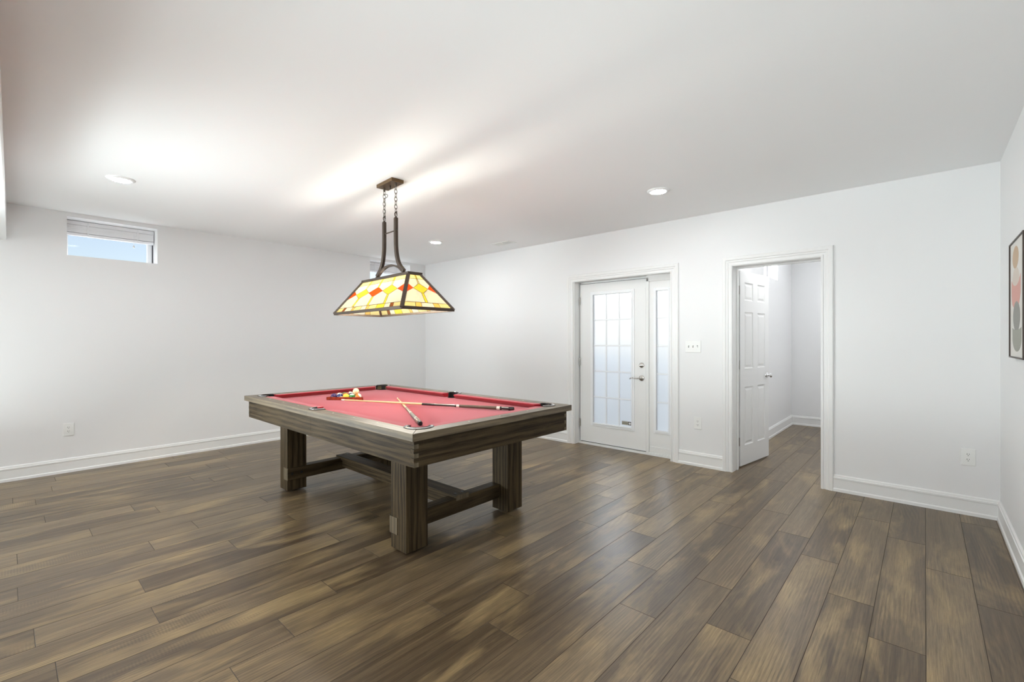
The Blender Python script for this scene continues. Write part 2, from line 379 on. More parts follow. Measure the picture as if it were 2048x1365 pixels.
# ------------------------------------------------------------------ glazed outside door with sidelight
def clear_glass():
    m = bpy.data.materials.new('clear_glass'); m.use_nodes = True; t = m.node_tree; t.nodes.remove(t.nodes['Principled BSDF'])
    a = t.nodes.new('ShaderNodeBsdfTransparent'); g = t.nodes.new('ShaderNodeBsdfGlossy'); g.inputs['Roughness'].default_value = 0.03; x = t.nodes.new('ShaderNodeMixShader'); x.inputs[0].default_value = 0.0005
    t.links.new(a.outputs[0], x.inputs[1]); t.links.new(g.outputs[0], x.inputs[2]); t.links.new(x.outputs[0], t.nodes['Material Output'].inputs[0]); return m
def frost_glass():
    m = bpy.data.materials.new('frosted_glass'); m.use_nodes = True; t = m.node_tree; t.nodes.remove(t.nodes['Principled BSDF'])
    a = t.nodes.new('ShaderNodeBsdfRefraction'); a.inputs['Roughness'].default_value = 0.5; a.inputs['IOR'].default_value = 1.35; a.inputs['Color'].default_value = (0.97, 0.985, 1, 1)
    g = t.nodes.new('ShaderNodeBsdfDiffuse'); g.inputs[0].default_value = (0.75, 0.78, 0.8, 1); x = t.nodes.new('ShaderNodeMixShader'); x.inputs[0].default_value = 0.16
    tl = t.nodes.new('ShaderNodeBsdfTranslucent'); tl.inputs[0].default_value = (0.97, 0.985, 1, 1); y = t.nodes.new('ShaderNodeMixShader'); y.inputs[0].default_value = 0.3
    t.links.new(a.outputs[0], y.inputs[1]); t.links.new(tl.outputs[0], y.inputs[2])
    t.links.new(y.outputs[0], x.inputs[1]); t.links.new(g.outputs[0], x.inputs[2]); t.links.new(x.outputs[0], t.nodes['Material Output'].inputs[0]); return m
def blind_mat():
    m = bpy.data.materials.new('blind_vinyl'); m.use_nodes = True; t = m.node_tree; t.nodes.remove(t.nodes['Principled BSDF'])
    a = t.nodes.new('ShaderNodeBsdfDiffuse'); a.inputs[0].default_value = (0.93, 0.93, 0.94, 1); b = t.nodes.new('ShaderNodeBsdfTranslucent'); b.inputs[0].default_value = (0.9, 0.91, 0.93, 1); x = t.nodes.new('ShaderNodeMixShader'); x.inputs[0].default_value = 0.10
    t.links.new(a.outputs[0], x.inputs[1]); t.links.new(b.outputs[0], x.inputs[2]); t.links.new(x.outputs[0], t.nodes['Material Output'].inputs[0]); return m
M['blind'] = blind_mat()
M['glass'] = clear_glass(); M['frost'] = frost_glass()
def lite(x0, x1, z0, z1, y, xs, zs, parent, fw_=0.034):
    # raised lite frame, grille and frosted pane set into a slab face at y
    fr = [(0,0),(0.0,0.010),(0.010,0.016),(0.022,0.014),(fw_,0.004),(fw_,0)]
    mb = MB(); path = [(x0, y, z0), (x0, y, z1), (x1, y, z1), (x1, y, z0), (x0, y, z0)]
    for a, b in (((x0-fw_, x0), (z0-fw_, z1+fw_)), ((x1, x1+fw_), (z0-fw_, z1+fw_)), ((x0, x1), (z0-fw_, z0)), ((x0, x1), (z1, z1+fw_))):
        mb.box(a[0], a[1], y-0.010, y+0.002, b[0], b[1])
    i = 0.012
    for a, b in (((x0-i, x0+.004), (z0-i, z1+i)), ((x1-.004, x1+i), (z0-i, z1+i)), ((x0, x1), (z0-i, z0+.004)), ((x0, x1), (z1-.004, z1+i))):
        mb.box(a[0], a[1], y-0.016, y+0.02, b[0], b[1])
    mb.build('glazing_frame', M['vinyl'], parent, bevel=0.003)
    g = MB(); w = 0.0095
    for x in xs: g.box(x-w, x+w, y+0.007, y+0.016, z0, z1)
    for z in zs: g.box(x0, x1, y+0.0065, y+0.0155, z-w, z+w)
    g.build('grille', M['vinyl'], parent, bevel=0.003)
    MB().box(x0, x1, y+0.017, y+0.023, z0, z1).build('frosted_pane', M['frost'], parent)
d1 = thing('door_1', 'white outside door with fifteen frosted lights, closed', 'door', (3.135, 0.115, 0.0), kind='structure')
def loc_slab(parent, w, z0, z1, t, hole, name='slab'):
    mb = MB(); hx0, hx1, hz0, hz1 = hole
    mb.box(0, hx0, 0, t, z0, z1); mb.box(hx1, w, 0, t, z0, z1); mb.box(hx0, hx1, 0, t, z0, hz0); mb.box(hx0, hx1, 0, t, hz1, z1)
    return mb.build(name, M['door'], parent)
GX0, GX1, GZ0, GZ1 = 3.330-3.135, 3.868-3.135, 0.282, 1.915
loc_slab(d1, 0.912, 0.032, 2.058, 0.044, (GX0, GX1, GZ0, GZ1))
lite(GX0, GX1, GZ0, GZ1, 0, [3.513-3.135, 3.692-3.135], [1.592, 1.269, 0.943, 0.615], d1)
# dark weatherstrip round the slab
MB().box(-0.006, 0.918, 0.030, 0.040, 2.0585, 2.067).box(-0.0065, -0.0005, 0.03, 0.04, 0.03, 2.06).box(0.9125, 0.9175, 0.03, 0.04, 0.03, 2.06).box(0, 0.912, 0.012, 0.03, 0.0225, 0.0315).build('weatherstrip', M['dark_strip'], d1)
for z in (1.845, 1.055, 0.265):
    MB().lathe([(0.006, z-0.05), (0.006, z+0.05)], (-0.004, -0.006, 0), 'z', 10).box(-0.012, 0.006, -0.003, 0.004, z-0.05, z+0.05).build('hinge', M['nickel'], d1, smooth=True)
hx = 3.995-3.135
lv = MB().lathe([(0.0, -0.026), (0.013, -0.024), (0.016, -0.014), (0.031, -0.010), (0.033, -0.003), (0.033, 0.0)], (hx, 0, 0.888), 'y', 28)
lv.build('rosette', M['nickel'], d1, smooth=True)
p = [(hx, -0.022, 0.888), (hx, -0.045, 0.888), (hx-0.012, -0.055, 0.888), (hx-0.04, -0.056, 0.884), (hx-0.075, -0.055, 0.886), (hx-0.105, -0.054, 0.889), (hx-0.122, -0.050, 0.884), (hx-0.130, -0.046, 0.872)]
MB().tube(p, [0.009, 0.009, 0.009, 0.0075, 0.0065, 0.006, 0.006, 0.005], 10).build('lever_handle', M['nickel'], d1, smooth=True)
db = MB().lathe([(0.0, -0.014), (0.020, -0.013), (0.029, -0.008), (0.031, 0.0)], (hx, 0, 1.040), 'y', 28).build('deadbolt', M['nickel'], d1, smooth=True)
MB().box(hx-0.019, hx+0.019, -0.028, -0.012, 1.034, 1.046).build('thumb_turn', M['nickel'], db, bevel=0.004)
# small security sticker inside the lowest right light
st = MB().box(3.727-3.135, 3.855-3.135, 0.0135, 0.0165, 0.307, 0.350).build('sticker', mat('tan_sticker', (0.34, 0.31, 0.25), 0.5), d1, label='small tan and black sticker in the lowest right light')
MB().box(3.815-3.135, 3.853-3.135, 0.0125, 0.0136, 0.309, 0.348).build('sticker_patch', mat('sticker_black', (0.03, 0.03, 0.03), 0.5), st)
MB().lathe([(0.009, -0.0006), (0.014, -0.0006), (0.014, 0.0), (0.009, 0.0)], (3.834-3.135, 0.0125, 0.3285), 'y', 24).build('sticker_ring', mat('sticker_white', (0.7, 0.7, 0.7), 0.5), st)
MB().box(3.733-3.135, 3.810-3.135, 0.0128, 0.0136, 0.328, 0.3305).box(3.733-3.135, 3.805-3.135, 0.0128, 0.0136, 0.318, 0.3200).build('sticker_bars', mat('sticker_dark', (0.10, 0.085, 0.06), 0.6), st)
MB().box(0.905, 0.936, -0.012, 0.0, 1.945, 1.952).box(0.915, 0.925, -0.010, 0.0, 1.93, 2.02).build('flip_lock', M['vinyl'], d1, bevel=0.002)
d2 = thing('window_4', 'white sidelight with five stacked frosted lights right of the glazed door', 'window', (4.062, 0.120, 0), kind='structure')
sx0, sx1, sz0, sz1 = 4.172-4.062, 4.322-4.062, 0.290, 1.908
loc_slab(d2, 4.396-4.062, 0.022, 2.062, 0.04, (sx0, sx1, sz0, sz1), 'sidelight_panel')
MB().box(-0.008, 0.026, -0.020, 0.04, 0.0225, 2.064).build('mullion', M['door'], d2, bevel=0.004)
lite(sx0, sx1, sz0, sz1, 0, [], [1.598, 1.269, 0.945, 0.617], d2, 0.030)
MB().box(0.03, 0.333, -0.020, 0.0, 0.0225, 0.032).box(0.03, 0.333, -0.010, 0.0, 0.032, 0.10).build('bottom_rail', M['door'], d2, bevel=0.003)

# ------------------------------------------------------------------ six-panel inside door, standing open
def panel_face(mb, x0, x1, z0, z1, y, sgn):
    steps = [(0, 0), (0.006, 0.007), (0.018, 0.009), (0.040, 0.002)]
    rings = []
    for ins, dep in steps: rings.append([(x0+ins, y+sgn*dep, z0+ins), (x1-ins, y+sgn*dep, z0+ins), (x1-ins, y+sgn*dep, z1-ins), (x0+ins, y+sgn*dep, z1-ins)])
    vs_ = [p_ for r_ in rings for p_ in r_]; fs = []
    for a in range(len(rings)-1):
        for q in range(4): fs.append((a*4+q, a*4+(q+1) % 4, a*4+4+(q+1) % 4, a*4+4+q))
    k = (len(rings)-1)*4; fs.append((k, k+1, k+2, k+3)); mb.add(vs_, fs)
def six_panel(w, z0, z1, t, cols, rows):
    mb = MB(); xs = sorted([0, w]+[c for p_ in cols for c in p_]); zs = sorted([z0, z1]+[c for p_ in rows for c in p_])
    for y, sg in ((0, 1), (t, -1)):
        for i in range(len(xs)-1):
            for j in range(len(zs)-1):
                cxm, czm = (xs[i]+xs[i+1])/2, (zs[j]+zs[j+1])/2
                if any(a < cxm < b for a, b in cols) and any(a < czm < b for a, b in rows): panel_face(mb, xs[i], xs[i+1], zs[j], zs[j+1], y, sg)
                else: mb.add([(xs[i], y, zs[j]), (xs[i+1], y, zs[j]), (xs[i+1], y, zs[j+1]), (xs[i], y, zs[j+1])], [(0, 1, 2, 3)])
    for a, b in ((0, 0), (w, w)): mb.add([(a, 0, z0), (a, t, z0), (a, t, z1), (a, 0, z1)], [(0, 1, 2, 3)])
    for z in (z0, z1): mb.add([(0, 0, z), (w, 0, z), (w, t, z), (0, t, z)], [(0, 1, 2, 3)])
    return mb
ang = math.atan2(0.719, 0.104)
d3 = thing('door_2', 'white six-panel door standing open into the side room', 'door', (5.0435, 0.2235, 0), ang, kind='structure')
sl = six_panel(0.724, 0.014, 2.062, 0.035, [(0.105, 0.311), (0.425, 0.624)], [(0.221, 0.837), (1.032, 1.632), (1.755, 1.945)])
so = sl.build('slab', M['door'], d3)
bm = bmesh.new(); bm.from_mesh(so.data); bmesh.ops.remove_doubles(bm, verts=bm.verts, dist=1e-5); bmesh.ops.recalc_face_normals(bm, faces=bm.faces); bm.to_mesh(so.data); bm.free()
for sg, y in ((-1, 0), (1, 0.035)):
    pr = [(0.0, 0.060), (0.018, 0.058), (0.027, 0.048), (0.027, 0.040), (0.016, 0.028), (0.010, 0.022), (0.012, 0.012), (0.030, 0.007), (0.032, 0.0)]
    MB().lathe([(r_, y+sg*h) for r_, h in pr], (0.664, 0, 0.938), 'y', 24).build('knob', M['chrome'], d3, smooth=True)
for z in (1.86, 1.075, 0.27):
    MB().lathe([(0.006, z-0.046), (0.006, z+0.046)], (-0.006, 0.014, 0), 'z', 10).box(-0.003, -0.0004, 0.004, 0.034, z-0.044, z+0.044).build('hinge', M['nickel'], d3, smooth=True)

# ------------------------------------------------------------------ windows and blinds
def window(name, a0, a1, z0, z1, xo, label, mirror=False):
    w = thing(name, label, 'window', (xo, a0, z0), kind='structure'); L = a1-a0; Hh = z1-z0; f = 0.022; e = 0.001
    MB().box(-0.03, 0.03, e, f, e, Hh-e).box(-0.03, 0.03, L-f-.030, L-e, e, Hh-e).box(-0.03, 0.03, f, L-f-.03, e, f*.7).box(-0.03, 0.03, f, L-f-.03, Hh-f, Hh-e).build('window_frame', M['vinyl'], w, bevel=0.003)
    MB().box(-0.004, 0.002, f-.003, L-f-.027, f*.7-.003, Hh-f+.003).build('window_pane', M['glass'], w)
    MB().box(0.0305, 0.036, L-0.012, L-0.003, 0.004, 0.262).build('dark_strip', M['dark_strip'], w)  # thin dark strip along one side of the window frame
    return w
window('window_1', *WIN[0], WZ0, WZ1, -0.265, 'small high window with raised blind at the left of the left wall')
window('window_2', *WIN[1], WZ0, WZ1, -0.265, 'small high window behind the hanging lamp')
window('window_3', *SWIN, 2.19, 2.59, 4.74, 'high window in the side room beyond the open door')
def blind(a0, a1, label):
    L = a1-a0-0.008; b = thing('window_blind', label, 'blind', (-0.187, a0+0.004, 0), group='raised blinds in the left wall windows')
    MB().box(-0.026, 0.024, 0, L, 2.562, 2.603).build('headrail', M['blind'], b, bevel=0.003)
    st_ = MB(); z = 2.559
    for i in range(12): st_.box(-0.024, 0.025 if i % 5 else 0.0275, 0.003, L-0.003, z-0.0061, z); z -= 0.0065
    st_.build('slat_stack', M['blind'], b)
    MB().box(-0.026, 0.026, 0.002, L-0.002, 2.449, 2.477).build('bottom_rail', M['blind'], b, bevel=0.004)
    for k in (0.23, 0.80): MB().box(0.0265, 0.0285, L*k-0.006, L*k+0.006, 2.452, 2.603).build('ladder_tape', M['vinyl'], b)
    MB().tube([(0.028, L*0.75, 2.54), (0.032, L*0.75, 2.45), (0.032, L*0.748, 2.415)], 0.0014, 6).lathe([(0.001, 2.417), (0.006, 2.412), (0.010, 2.388), (0.0, 2.384)], (0.032, L*0.748, 0), 'z', 12).build('lift_cord', M['vinyl'], b)
blind(*WIN[0], 'white slatted blind drawn up in the wide-open left window')
blind(*WIN[1], 'white slatted blind drawn up in the window behind the lamp')

# ------------------------------------------------------------------ outside the glazed door: concrete areaway with steps
struct(MB().box(2.2, 4.705, WT, 5.0, -0.35, -0.10).build('trim_7', M['concrete']), 'concrete areaway floor outside the glazed door')
aw = MB().box(2.5, 2.7, WT, 5.0, -0.1, 1.2)
for i in range(5): aw.box(2.7, 4.70, 1.9+0.28*i, 1.9+0.28*(i+1)+(2.0 if i == 4 else 0), -0.1, 0.10+0.20*i)
struct(aw.build('trim_8', M['concrete']), 'concrete areaway steps outside the glazed door')

# ------------------------------------------------------------------ recessed lights
def emis(name, col, st_):
    m = bpy.data.materials.new(name); m.use_nodes = True; t = m.node_tree; t.nodes.remove(t.nodes['Principled BSDF'])
    e = t.nodes.new('ShaderNodeEmission'); e.inputs[0].default_value = (*col, 1); e.inputs[1].default_value = st_; t.links.new(e.outputs[0], t.nodes['Material Output'].inputs[0]); return m
M['led'] = emis('led_diffuser', (0.96, 0.985, 1.0), 280)
M['litplastic'] = mat('light_trim_plastic', (0.9, 0.9, 0.9), 0.4)
M['led_side'] = emis('led_diffuser_side_room', (0.98, 0.99, 1.0), 175)
def downlight(x, y, label, grp='recessed ceiling lights', m='led'):
    t = thing('recessed_light', label, 'ceiling light', (x, y, H), group=grp)
    MB().lathe([(0.073, -0.012), (0.078, -0.012), (0.094, -0.004), (0.096, 0.0), (0.073, 0.0)], seg=40).build('trim_ring', M['litplastic'], t, smooth=True)
    MB().lathe([(0.0, -0.0165), (0.05, -0.015), (0.073, -0.010), (0.073, -0.001), (0.0, -0.001)], seg=40).build('diffuser', M[m], t, smooth=True)
downlight(1.635, -4.285, 'round recessed ceiling light nearest the left window')
downlight(4.735, -1.065, 'round recessed ceiling light in front of the glazed door')
downlight(1.640, -1.069, 'round recessed ceiling light near the far corner and air vent')
downlight(4.700, -4.290, 'round recessed ceiling light above the top edge of the view')
for x in (1.64, 4.70): downlight(x, -7.3, 'added recessed ceiling light behind the viewpoint, out of view', 'added recessed lights behind the viewpoint')  # unseen pair added to help light the room
downlight(5.50, 0.72, 'round recessed ceiling light inside the side room', m='led_side')

# ceiling register
v = thing('air_vent', 'white ceiling air vent by the wall above the far corner', 'vent', (2.245, -0.40, H), 0)
MB().box(-0.17, 0.17, -0.085, -0.062, -0.006, 0).box(-0.17, 0.17, 0.062, 0.085, -0.006, 0).box(-0.17, -0.147, -0.062, 0.062, -0.006, 0).box(0.147, 0.17, -0.062, 0.062, -0.006, 0).build('vent_frame', M['plastic'], v, bevel=0.002)
sl_ = MB()
for i in range(6):
    y = -0.054+i*0.0215; sl_.box(-0.147, 0.147, y-0.0012, y+0.0012, -0.0055, -0.0012)
sl_.box(-0.002, 0.002, -0.062, 0.062, -0.0058, -0.0012); sl_.build('louver', M['plastic'], v)
MB().box(0.0, 0.147, -0.062, 0.062, -0.0012, -0.0002).build('duct_opening', mat('duct_dark_grey', (0.10, 0.10, 0.095), 0.7), v)
MB().box(-0.147, 0.0, -0.062, 0.062, -0.0012, -0.0002).build('damper_plate', mat('damper_beige', (0.50, 0.47, 0.40), 0.6), v)

# ------------------------------------------------------------------ outlets and switches
def outlet(loc, rz, label):
    t = thing('wall_outlet', label, 'outlet', loc, rz, group='wall outlets')   # local -Y faces into the room
    MB().box(-0.041, 0.041, -0.006, 0, -0.064, 0.064).build('cover_plate', M['plastic'], t, bevel=0.003)
    for s_ in (1, -1):
        zc = 0.0195*s_
        pts = [(0.0175*math.cos(a), zc+0.0142*max(-0.87, min(0.87, math.sin(a)))) for a in [2*math.pi*i/28 for i in range(28)]]
        r_ = MB().prism(pts, -0.0085, -0.005, lambda p_, a: (p_[0], a, p_[1])).build('receptacle', M['plastic'], t)
        MB().box(-0.0078, -0.0048, -0.0090, -0.0084, zc-0.001, zc+0.0085).box(0.0048, 0.0074, -0.0090, -0.0084, zc+0.0005, zc+0.0080).lathe([(0.0, -0.0090), (0.0026, -0.0090), (0.0026, -0.0084)], (0, 0, zc-0.0075), 'y', 12).build('slot', M['dark'], r_)
    MB().lathe([(0.0, -0.0072), (0.003, -0.0068), (0.0033, -0.006)], (0, 0, 0), 'y', 12).build('screw', M['plastic'], t)
outlet((0, -4.485, 0.436), R(90), 'white duplex outlet on the left wall under the high window')
outlet((4.690, 0, 0.455), 0, 'white duplex outlet between the glazed door and the open doorway')
outlet((6.7195, 0, 0.440), 0, 'white duplex outlet right of the open doorway, near the corner')
sw = thing('light_switch', 'white triple light switch between the glazed door and the open doorway', 'switch', (4.640, 0, 1.268))
MB().box(-0.083, 0.083, -0.006, 0, -0.064, 0.064).build('cover_plate', M['plastic'], sw, bevel=0.003)
for i, x in enumerate((-0.046, 0, 0.046)):
    MB().box(x-0.0055, x+0.0055, -0.0066, -0.0058, -0.0125, 0.0125).build('toggle_slot', mat('toggle_slot_grey', (0.25, 0.25, 0.24), 0.6) if i == 0 else bpy.data.materials['toggle_slot_grey'], sw)
    z = 0.004 if i < 2 else -0.004
    tg = MB(); tg.add([(x-0.004, -0.006, z-0.006), (x+0.004, -0.006, z-0.006), (x+0.004, -0.006, z+0.006), (x-0.004, -0.006, z+0.006), (x-0.0035, -0.017, z*2.6-0.004), (x+0.0035, -0.017, z*2.6-0.004), (x+0.0035, -0.017, z*2.6+0.003), (x-0.0035, -0.017, z*2.6+0.003)], [(0,1,2,3),(4,5,6,7),(0,1,5,4),(1,2,6,5),(2,3,7,6),(3,0,4,7)])
    tg.build('toggle', M['plastic'], sw)
    MB().lathe([(0.0, -0.0072), (0.0026, -0.0068), (0.003, -0.006)], (x, 0, 0.030), 'y', 10).build('screw', M['plastic'], sw)
    MB().lathe([(0.0, -0.0072), (0.0026, -0.0068), (0.003, -0.006)], (x, 0, -0.030), 'y', 10).build('screw', M['plastic'], sw)

# ------------------------------------------------------------------ framed print on the right wall
def art():
    y0, y1, z0, z1 = -0.735, -1.275, 1.226, 1.921; t = thing('framed_print', 'framed print of stacked tan, pink and grey shapes on the right wall', 'picture', (RW, 0, 0))
    wd = mat('dark_walnut_frame', (0.045, 0.028, 0.02), 0.45); f = 0.009
    MB().box(-0.027, 0, y1, y1+f, z0, z1).box(-0.027, 0, y0-f, y0, z0, z1).box(-0.027, 0, y1+f, y0-f, z0, z0+f).box(-0.027, 0, y1+f, y0-f, z1-f, z1).build('picture_frame', wd, t, bevel=0.0015)
    pa = MB().box(-0.020, -0.002, y1+f, y0-f, z0+f, z1-f).build('paper', mat('print_paper', (0.74, 0.72, 0.68), 0.7), t)
    def shape(pts, col, lay, nm):
        MB().prism(pts, -0.0202-0.0002*lay, -0.0200, lambda p_, a: (a, p_[0], p_[1])).build('printed_shape', mat(nm, col, 0.75), pa)
    def ell(cy_, cz, ry, rz_, n=40): return [(cy_+ry*math.cos(2*math.pi*i/n), cz+rz_*math.sin(2*math.pi*i/n)) for i in range(n)]
    shape(ell(-0.965, 1.655, 0.150, 0.105), (0.66, 0.58, 0.51), 1, 'print_beige')
    shape(ell(-0.955, 1.818, 0.118, 0.065), (0.56, 0.41, 0.28), 2, 'print_tan')
    pk = [(-0.80, 1.690), (-0.795, 1.60), (-0.83, 1.545), (-0.90, 1.522), (-1.02, 1.520), (-1.10, 1.545), (-1.145, 1.60), (-1.150, 1.705), (-1.09, 1.668), (-1.02, 1.652), (-0.94, 1.650), (-0.87, 1.662)]
    shape(pk, (0.66, 0.36, 0.31), 3, 'print_pink')
    shape(ell(-0.997, 1.470, 0.132, 0.088), (0.30, 0.295, 0.27), 4, 'print_grey')
    cup = [(-0.838, 1.405), (-0.84, 1.36)]+[(-1.01+0.17*math.cos(a), 1.345-0.078*math.sin(a)) for a in [math.pi*i/16 for i in range(17)]]+[(-1.180, 1.405), (-1.13, 1.398), (-1.05, 1.392), (-0.95, 1.392), (-0.88, 1.398)]
    shape(cup, (0.36, 0.36, 0.31), 5, 'print_sage')
art()

# ------------------------------------------------------------------ pool table (local origin: floor under its centre)
TC = Vector((3.1568, -2.716, 0))
TB = thing('pool_table', 'weathered oak pool table with red cloth in the middle of the room', 'pool table', TC)
HX, HY, TZ, BZ = 1.286, 0.742, 0.835, 0.797
IXr, IYr = 1.190, 0.645
def arc(cx, cy_, r, a0, a1, n=14): return [(cx+r*math.cos(a0+(a1-a0)*i/n), cy_+r*math.sin(a0+(a1-a0)*i/n)) for i in range(n+1)]
g = 0.0006
for sx in (1, -1):
    for sy in (1, -1):
        pl = [(g, HY), (HX-g, HY), (IXr-g, IYr)]+[(0.060, IYr)]+arc(0, 0.650, 0.060, -0.05, math.pi/2-0.012, 10)
        MB().prism([(sx*x, sy*y) for x, y in pl], 0.792, TZ).build('rail', M['oaklitx'], TB, bevel=0.002)
    MB().prism([(sx*HX, -HY+g), (sx*HX, HY-g), (sx*IXr, IYr-g), (sx*IXr, -IYr+g)], 0.792, TZ).build('rail', M['oaklity'], TB, bevel=0.002)
# aprons with finger joints
AX, AY, AT, AZ0, AZ1 = 1.256, 0.712, 0.030, 0.641, 0.792
bands = [(0.641, 0.667), (0.692, 0.718), (0.743, 0.769)]; comp = [(0.667, 0.692), (0.718, 0.743), (0.769, 0.792)]
for sy in (1, -1):
    for sx in (1, -1):
        mb = MB(); x0, x1 = sorted((sx*0.0008, sx*(AX-AT))); y0, y1 = sorted((sy*AY, sy*(AY-AT))); mb.box(x0, x1, y0, y1, AZ0, AZ1)
        e0, e1 = sorted((sx*(AX-AT), sx*(AX+0.0012)))
        for a, b in bands: mb.box(e0, e1, y0, y1, a+.0006, b-.0006)
        o = mb.build('apron', [M['oakx'], M['oakend']], TB)
        for p_ in o.data.polygons:
            if abs(p_.normal.x) > .9 and abs(p_.center.x) > AX: p_.material_index = 1
for sx in (1, -1):
    mb = MB(); x0, x1 = sorted((sx*AX, sx*(AX-AT))); mb.box(x0, x1, -AY+AT, AY-AT, AZ0, AZ1)
    for sy in (1, -1):
        e0, e1 = sorted((sy*(AY-AT), sy*(AY+0.0012)))
        for a, b in comp: mb.box(x0, x1, e0, e1, a+.0006, b-.0006)
    mb.build('apron', M['oaky'], TB)
# slate bed with pocket cut-outs, cloth on top
PCX, PCY, PR = 1.134, 0.590, 0.062
def bed_outline(ex, ey):
    q = []
    for sx, sy in ((1, 1), (-1, 1), (-1, -1), (1, -1)):
        pass
    d = PR
    right_top = [(ex, PCY-d*0.35)]
    pts = []
    # counter-clockwise from the right edge
    def corner(cx, cy_, a0, a1): return arc(cx, cy_, PR, a0, a1, 12)
    pts += [(ex, -0.52), (ex, 0.52)] + corner(PCX, PCY, R(-62), R(-208))
    pts += [(1.03, ey), (0.075, ey)] + arc(0, 0.650, 0.060, R(-20), R(-160), 10) + [(-0.075, ey), (-1.03, ey)]
    pts += corner(-PCX, PCY, R(28), R(-118)) + [(-ex, 0.52), (-ex, -0.52)]
    pts += corner(-PCX, -PCY, R(118), R(-28)) + [(-1.03, -ey), (-0.075, -ey)] + arc(0, -0.650, 0.060, R(160), R(20), 10) + [(0.075, -ey), (1.03, -ey)]
    pts += corner(PCX, -PCY, R(208), R(62))
    return pts
MB().prism(bed_outline(1.165, 0.628), BZ-0.030, BZ-0.002).build('slate_bed', mat('slate', (0.10, 0.10, 0.10), 0.7), TB)
MB().prism(bed_outline(1.160, 0.622), BZ-0.0018, BZ).build('cloth', M['felt'], TB)
# six cushions: nose profile swept, ends cut for the pockets
def cushion(back0, back1, nose0, nose1, yb, yn, fn):
    # cross-section points (depth from back 0..1, z); ends interpolate with depth
    sec = [(0.0, 0.8335), (0.45, 0.8345), (0.96, 0.8335), (1.0, 0.830), (0.93, 0.8235), (0.60, BZ+0.0005), (0.0, BZ+0.0005)]
    vs_ = []; n = len(sec)
    for e in (0, 1):
        for d, z in sec:
            a = (back0, back1)[e]*(1-d)+(nose0, nose1)[e]*d; vs_.append(fn(a, yb+(yn-yb)*d, z))
    mb = MB(); mb.add(vs_, [list(range(n)), list(range(n, 2*n))]+[(i, (i+1) % n, n+(i+1) % n, n+i) for i in range(n)])
    mb.build('cushion', M['felt_shade'], TB, bevel=0.0015)
for sy in (1, -1):
    for sx in (1, -1): cushion(sx*0.063, sx*1.092, sx*0.082, sx*1.040, IYr-.0005, 0.575, lambda a, d, z, sy=sy: (a, sy*d, z))
for sx in (1, -1): cushion(-0.547, 0.547, -0.497, 0.497, IXr-.0005, 1.120, lambda a, d, z, sx=sx: (sx*d, a, z))
# pockets: leather cup wall, base and iron
def pocket(cx, cy_, r, dirang, half, name='pocket'):
    a0, a1 = dirang-half, dirang+half; w = 0.009
    sec = [(r, 0.700), (r, TZ-0.001), (r+w, TZ-0.001), (r+w, 0.700)]
    mb = MB(); n = 22; k = len(sec); vs_ = []
    for i in range(n+1):
        a = a0+(a1-a0)*i/n
        for rr, z in sec: vs_.append((cx+rr*math.cos(a), cy_+rr*math.sin(a), z))
    mb.add(vs_, [(i*k+q, i*k+(q+1) % k, (i+1)*k+(q+1) % k, (i+1)*k+q) for i in range(n) for q in range(k)]+[list(range(k)), [n*k+q for q in range(k)]])
    po = mb.lathe([(0.0, 0.693), (r+w, 0.693), (r+w, 0.700), (0.0, 0.700)], (cx, cy_, 0), seg=24).build('pocket', M['leather'], TB, smooth=True)
    def ring(r0, r1, z0, z1, ext, m, nm, bulge=0.0):
        b0, b1 = a0-ext, a1+ext; sec2 = [(r0, z0), (r0, z1-bulge), ((r0+r1)/2, z1), (r1, z1-bulge), (r1, z0)]; kk = len(sec2); vv = []
        for i in range(n+1):
            a = b0+(b1-b0)*i/n
            for rr, z in sec2: vv.append((cx+rr*math.cos(a), cy_+rr*math.sin(a), z))
        q_ = MB(); q_.add(vv, [(i*kk+q, i*kk+(q+1) % kk, (i+1)*kk+(q+1) % kk, (i+1)*kk+q) for i in range(n) for q in range(kk)]+[list(range(kk)), [n*kk+q for q in range(kk)]])
        q_.build(nm, m, po, smooth=True)
    ring(r-0.002, r+0.026, TZ+0.0003, TZ+0.0032, 0.0, M['blackmetal'], 'pocket_iron')
    ring(r+0.004, r+0.020, TZ+0.0032, TZ+0.0075, -0.06, M['chrome'], 'pocket_trim', 0.003)
    ring(r-0.006, r+0.004, TZ-0.004, TZ+0.0085, -0.04, M['leather'], 'pocket_lip', 0.003)
for sx in (1, -1):
    for sy in (1, -1): pocket(sx*PCX, sy*PCY, PR, math.atan2(sy, sx), R(108))
for sy in (1, -1): pocket(0, sy*0.640, 0.055, sy*math.pi/2, R(92))
# inlaid rail sights
pearl = mat('sight_inlay', (0.55, 0.52, 0.46), 0.4)
for sx in (1, -1):
    for y in (-0.28, 0.0, 0.28):
        MB().lathe([(0.0, TZ+0.0009), (0.0065, TZ+0.0007), (0.0067, TZ)], (sx*1.226, y, 0), seg=16).build('sight', pearl, TB)
for sy in (1, -1):
    for x in (-0.84, -0.56, -0.28, 0.28, 0.56, 0.84):
        MB().lathe([(0.0, TZ+0.0009), (0.0065, TZ+0.0007), (0.0067, TZ)], (x, sy*0.682, 0), seg=16).build('sight', pearl, TB)
npl = MB().prism([(1.240+0.016*math.cos(a), 0.035+0.048*math.sin(a)) for a in [2*math.pi*i/28 for i in range(28)]], TZ, TZ+0.0012).build('name_plate', mat('plate_bronze', (0.16, 0.135, 0.10), 0.4, 0.5), TB)
